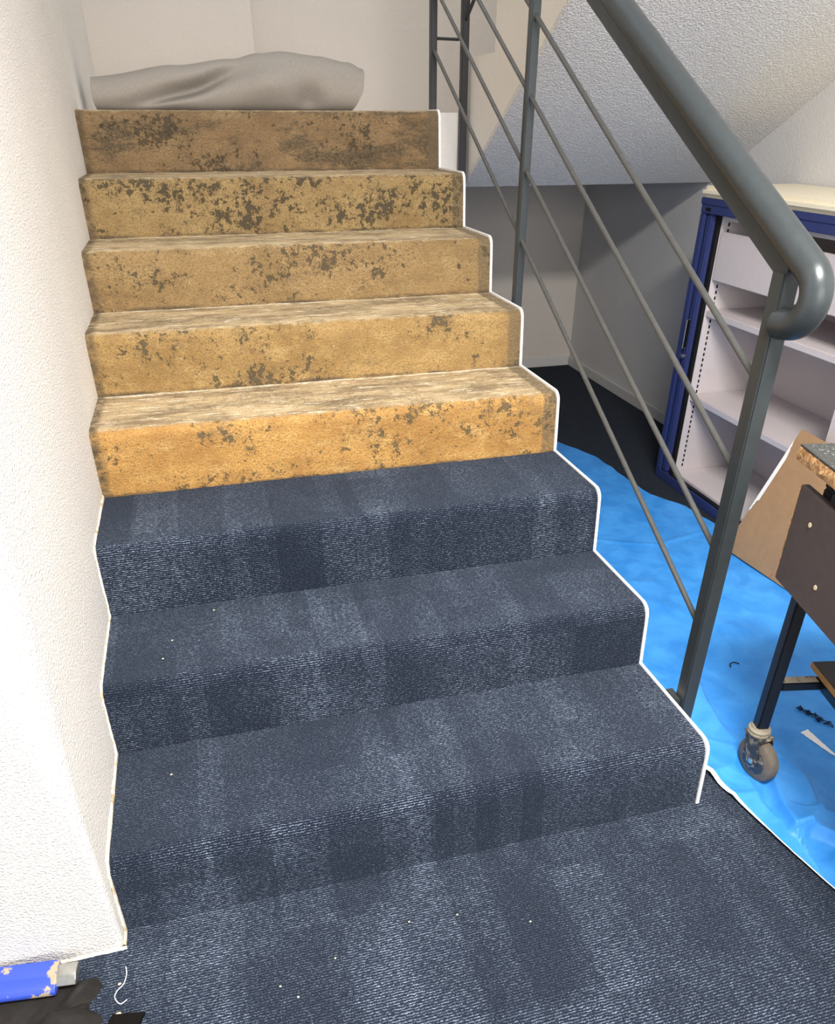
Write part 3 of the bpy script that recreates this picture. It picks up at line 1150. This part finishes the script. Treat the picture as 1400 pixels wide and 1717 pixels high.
L, Wd = 0.95, 0.58
lw = 0.0145
for lx, ly in ((0, 0), (Wd, 0), (0, -L), (Wd, -L)):
    kpart('leg', (lx - lw, ly - lw, 0.145), (lx + lw, ly + lw, 0.765), M['frame_black'], 0.003)
for ly in (0, -L):
    kpart('cross_bar', (lw, ly - 0.013, 0.262), (Wd - lw, ly + 0.013, 0.286), M['frame_black'], 0.003)
    kpart('dust_film', (lw, ly - 0.011, 0.2862), (0.100, ly + 0.011, 0.2872), M['dusty_metal'], 0.0, label='worn dusty top of the cross bar')
    kpart('top_rail', (-lw, ly - 0.013, 0.766), (Wd + lw, ly + 0.013, 0.792), M['frame_black'], 0.002)
for lx in (0, Wd):
    kpart('top_rail', (lx - 0.013, -L + 0.013, 0.766), (lx + 0.013, -0.013, 0.792), M['frame_black'], 0.002)
for lx in (0.118, Wd - 0.118):
    kpart('shelf_bearer', (lx - 0.012, -L + 0.013, 0.262), (lx + 0.012, -0.0135, 0.287), M['frame_black'], 0.002)
sh = kpart('lower_shelf', (0.104, -L - 0.03, 0.2885), (Wd - 0.10, 0.044, 0.304), M['plywood'], 0.001)
kpart('shelf_coating', (0.106, -L - 0.028, 0.3042), (Wd - 0.102, 0.042, 0.3055), M['shelf_black'], 0.0, sh, label='black coated shelf top')
pn = kpart('side_board', (-0.034, -L - 0.02, 0.528), (-0.0155, 0.062, 0.750), M['brown_board'], 0.0015, label='dark brown side board with rough sawn end')
for y, z in ((-0.008, 0.692), (-0.088, 0.592), (-0.5, 0.69), (-0.5, 0.59)):
    mb = MB().lathe([(0.0055, 0), (0.005, 0.0012)], wl(-0.0342, y, z), Ra @ Vector((-1, 0, 0)), 12)
    build(mb, 'screw_hole', M['chip'], pn)
# rough sawn far end of the side board
vs, fs = [], []
for i in range(41):
    z = 0.528 + 0.222 * i / 40
    d = 0.0022 * abs(mnoise.noise(Vector((0, z * 120, 0))))
    vs += [wl(-0.0345, 0.0605 - d, z), wl(-0.0345, 0.0635 + d, z), wl(-0.016, 0.0635 + d, z)]
for i in range(40):
    for j in range(2):
        fs.append([i * 3 + j, i * 3 + j + 1, i * 3 + j + 4, i * 3 + j + 3])
build(MB().add(vs, fs), 'sawn_end', M['chipboard'], pn)
tp = kpart('worktop', (-0.040, -L - 0.05, 0.7935), (Wd + 0.04, 0.092, 0.822), M['chipboard'], 0.0)
# chewed rim of the worktop
vs, fs = [], []
n = 120
for i in range(n + 1):
    y = 0.092 - i / n * (L + 0.14)
    for jz, z in enumerate((0.7932, 0.803, 0.813, 0.8222)):
        d = 0.0035 * mnoise.noise(Vector((y * 55, z * 140, 0))) + 0.002 * mnoise.noise(Vector((y * 160, z * 200, 3)))
        vs.append(wl(-0.0415 + d - (0.002 if jz in (1, 2) else 0), y, z))
for i in range(n):
    for j in range(3):
        a = i * 4 + j
        fs.append([a, a + 1, a + 5, a + 4])
build(MB().add(vs, fs), 'chipped_rim', M['chipboard'], tp, label='splintered raw chipboard edge')
kpart('laminate', (-0.0415, -L - 0.052, 0.8222), (Wd + 0.042, 0.094, 0.8265), M['speckle'], 0.0006, tp, label='dark speckled laminate surface')


def caster(lx, ly, rot):
    c = Ra @ Vector((lx, ly, 0)) + cart_o
    Rc = Matrix.Rotation(rot, 3, 'Z')

    def w(x, y, z):
        return c + Rc @ Vector((x, y, z))
    # local: wheel axle along x; wheel trails along -y
    ax = Rc @ Vector((1, 0, 0))
    R = 0.056
    g = 0.004
    wc = w(0, -0.022, R + g)
    fork = MB()
    # two cheek plates: rounded triangles
    for sx in (-1, 1):
        poly = []
        for a in range(0, 181, 20):
            t = math.radians(180 + a)
            poly.append((-0.022 + 0.017 * math.cos(t), R + g + 0.017 * math.sin(t)))
        poly += [(0.020, 0.126), (-0.030, 0.126)]
        m2 = MB().prism(poly, 0, sx * 0.0195, sx * 0.0195 + sx * 0.003)
        fork.add([w(*p) for p in m2.v], m2.f)
    m2 = MB().box((-0.0225, -0.034, 0.122), (0.0225, 0.024, 0.127), 0.002)
    fork.add([w(*p) for p in m2.v], m2.f)
    ca = build(fork, 'caster', M['dirty_metal'], cart)
    prof = [(0.020, -0.016), (R - 0.008, -0.016), (R - 0.002, -0.0125), (R, -0.006), (R, 0.006), (R - 0.002, 0.0125), (R - 0.008, 0.016), (0.020, 0.016)]
    build(MB().lathe(prof, wc, ax, 40), 'wheel', M['rubber'], ca, smooth=40)
    build(MB().lathe([(0.034, -0.0172), (0.036, -0.0165), (0.036, 0.0165), (0.034, 0.0172)], wc, ax, 32), 'hub', M['dirty_metal'], ca)
    build(MB().lathe([(0.0060, -0.026), (0.0078, -0.0245), (0.0078, -0.0225), (0.005, -0.022), (0.005, 0.022), (0.0078, 0.0225), (0.0078, 0.0245), (0.006, 0.026)], wc, ax, 16), 'axle_bolt', M['chrome'], ca)
    up_ = Vector((0, 0, 1))
    build(MB().lathe([(0.024, 0.127), (0.027, 0.1285), (0.027, 0.133), (0.023, 0.135), (0.026, 0.137), (0.026, 0.141), (0.021, 0.144), (0.019, 0.149)], c, up_, 28), 'swivel_ring', M['dusty_metal'], ca)


for (lx, ly), r in zip(((0, 0), (Wd, 0), (0, -L), (Wd, -L)), (math.radians(5), math.radians(70), math.radians(-30), math.radians(10))):
    caster(lx, ly, r)


# ------------------------------------------------------------------ blue tool on a black bag, lower left
tool = thing('hand_tool', (-0.22, -0.112, 0.0), 'blue plastic tool with tan stain and bare metal end lying at the wall foot', 'tool')


def tool_section(y0, y1, zb, zt):
    return None


def build_tool():
    Rt = Matrix.Rotation(math.radians(-7), 3, 'Z')
    c = Vector((-0.105, -0.098, 0.026))

    def place(m):
        return MB().add([Rt @ p + c for p in m.v], m.f)
    # profile across (y, z), extruded along x : sloping face, step, lower lip
    prof = [(0.022, 0.014), (0.020, 0.019), (-0.006, 0.016), (-0.012, 0.011), (-0.018, 0.006), (-0.030, 0.003), (-0.035, -0.002),
            (-0.036, -0.010), (-0.030, -0.014), (0.018, -0.014), (0.022, -0.010)]
    m = MB().prism(prof, 0, -0.32, -0.004)
    ob = build(place(m), 'handle', M['tool_blue'], tool, smooth=50)
    bv = ob.modifiers.new('bevel', 'BEVEL')
    bv.width = 0.003
    bv.segments = 3
    prof2 = [(0.016, 0.010), (0.014, 0.013), (-0.008, 0.010), (-0.013, 0.005), (-0.022, -0.006), (-0.016, -0.011), (0.012, -0.011), (0.016, -0.008)]
    m = MB().prism(prof2, 0, -0.01, 0.030)
    ob = build(place(m), 'metal_end', M['chrome'], tool, smooth=50)
    bv = ob.modifiers.new('bevel', 'BEVEL')
    bv.width = 0.002
    bv.segments = 2


build_tool()


def bag():
    nx, ny = 70, 50
    vs, fs = [], []
    for i in range(nx + 1):
        u = i / nx
        for j in range(ny + 1):
            v = j / ny
            # outline: long soft lump running along the wall foot
            x = -0.42 + 0.375 * u
            yb = -0.085 - 0.02 * u
            yf = -0.40 + 0.02 * u
            if u > 0.72:
                yf += (u - 0.72) * 0.46
            y = yb + (yf - yb) * v
            prof = math.sin(math.pi * min(1, v * 1.05)) ** 0.5
            endf = min(1, (1 - u) / 0.05) ** 0.5 if u > 0.95 else 1
            h = 0.016 + 0.012 * math.sin(v * 9 + u * 5) + 0.018 * mnoise.noise(Vector((x * 18, y * 22, 0.4))) + 0.006 * abs(mnoise.noise(Vector((x * 40 + y * 30, y * 50, 2.0))))
            if v < 0.3:
                h = min(h, 0.009)
            if v < 0.35 and u > 0.85:
                h = 0.010 + 0.034 * math.exp(-((u - 0.93) / 0.05) ** 2) * math.sin(math.pi * v / 0.35)
            z = 0.002 + max(0.001, h) * prof * endf
            x += 0.016 * u * u * mnoise.noise(Vector((y * 28, 7.0, 0))) - 0.03 * max(0, u - 0.6) * (v > 0.4) * math.sin(v * 7)
            vs.append((x, y, z))
    for i in range(nx):
        for j in range(ny):
            a = i * (ny + 1) + j
            fs.append([a, a + 1, a + ny + 2, a + ny + 1])
    t = thing('black_bag', (-0.22, -0.24, 0.0), 'crumpled black cloth bag under the blue tool in the corner', 'bag')
    o = build(MB().add(vs, fs), 'cloth', M['bag'], t, smooth=180)
    s = o.modifiers.new('thickness', 'SOLIDIFY')
    s.thickness = 0.0018
    s.offset = -1
    # flat dark strap end
    poly = [(-0.040, -0.300), (-0.030, -0.225), (-0.012, -0.192), (0.045, -0.202), (0.030, -0.235), (0.022, -0.300)]
    build(MB().prism(poly, 2, 0.001, 0.007), 'strap', M['bag_dark'], t, label='flat black felt strap end')


bag()


# ------------------------------------------------------------------ small litter
def curl(name, pts, r, mat, label, cat, origin):
    # smooth the polyline
    P = [Vector(p) for p in pts]
    out = []
    for i in range(len(P) - 1):
        p0, p1, p2, p3 = P[max(i - 1, 0)], P[i], P[i + 1], P[min(i + 2, len(P) - 1)]
        for k in range(6):
            t = k / 6
            out.append(0.5 * ((2 * p1) + (p2 - p0) * t + (2 * p0 - 5 * p1 + 4 * p2 - p3) * t * t + (3 * p1 - p0 - 3 * p2 + p3) * t ** 3))
    out.append(P[-1])
    o = build(MB().tube(out, r, 6), name, mat, origin=origin)
    return tag(o, label, cat)


z0 = 0.004
curl('thread', [(0.006, -0.098, z0), (0.008, -0.115, z0), (0.004, -0.135, z0 + 0.002), (-0.008, -0.146, z0), (-0.010, -0.160, z0 + 0.002), (0.000, -0.173, z0), (0.012, -0.168, z0 + 0.001)],
     0.0010, M['thread'], 'pale curled thread on the navy carpet near the wall corner', 'thread', (0, -0.135, 0))


def chip(x, y, s, label, mat=None, zb=0.0, group='crumbs lying by the wall corner'):
    bm = bmesh.new()
    bmesh.ops.create_icosphere(bm, subdivisions=2, radius=s)
    for q in bm.verts:
        f = 1 + 0.35 * mnoise.noise(q.co * (1.4 / s) + Vector((x * 50, y * 50, 0)))
        q.co = Vector((q.co.x * f, q.co.y * f * 0.8, q.co.z * f * 0.55)) + Vector((x, y, zb + s * 0.55))
    bm.verts.index_update()
    mb = MB().add([q.co.copy() for q in bm.verts], [[q.index for q in f.verts] for f in bm.faces])
    bm.free()
    o = build(mb, 'plaster_chip', mat or M['chip'], origin=(x, y, zb))
    tag(o, label, 'debris', group)


chip(-0.002, -0.192, 0.0052, 'largest tan plaster crumb beside the black strap end')
chip(-0.004, -0.130, 0.0032, 'white plaster crumb beside the curled thread')
for x, y in ((0.32, -0.245), (0.40, -0.185), (0.56, -0.145), (0.66, -0.155), (0.29, -0.215), (0.80, -0.21)):
    chip(x, y, 0.0022, 'tiny pale crumb on the navy floor carpet', group='tiny crumbs on the floor')
for x, y, k in ((0.13, 0.42, 2), (0.15, 0.49, 2), (0.25, 0.60, 2), (0.12, 0.22, 1)):
    chip(x, y, 0.0024, 'tiny pale crumb on a carpeted tread', None, TZ[k] + 0.006, 'tiny crumbs on the treads')

tz = tarp_z(1.70, 0.44)
curl('yarn_scrap', [(1.700, 0.432, tz + 0.003), (1.708, 0.446, tz + 0.004), (1.722, 0.448, tz + 0.005), (1.735, 0.440, tz + 0.003)], 0.0018, M['yarn'],
     'single short dark yarn scrap on the tarp right of the post', 'yarn', (1.72, 0.44, 0))
pts = []
for i in range(60):
    t = i / 59
    pts.append((1.772 + 0.034 * t + random.uniform(-0.011, 0.011), 0.222 - 0.088 * t + random.uniform(-0.014, 0.014),
                tarp_z(1.772 + 0.034 * t, 0.222 - 0.088 * t) + 0.003 + 0.004 * abs(math.sin(i * 1.1))))
curl('yarn_tangle', pts, 0.0012, M['yarn'], 'tangled dark carpet yarn on the tarp beside the cart shelf', 'yarn', (1.79, 0.18, 0))
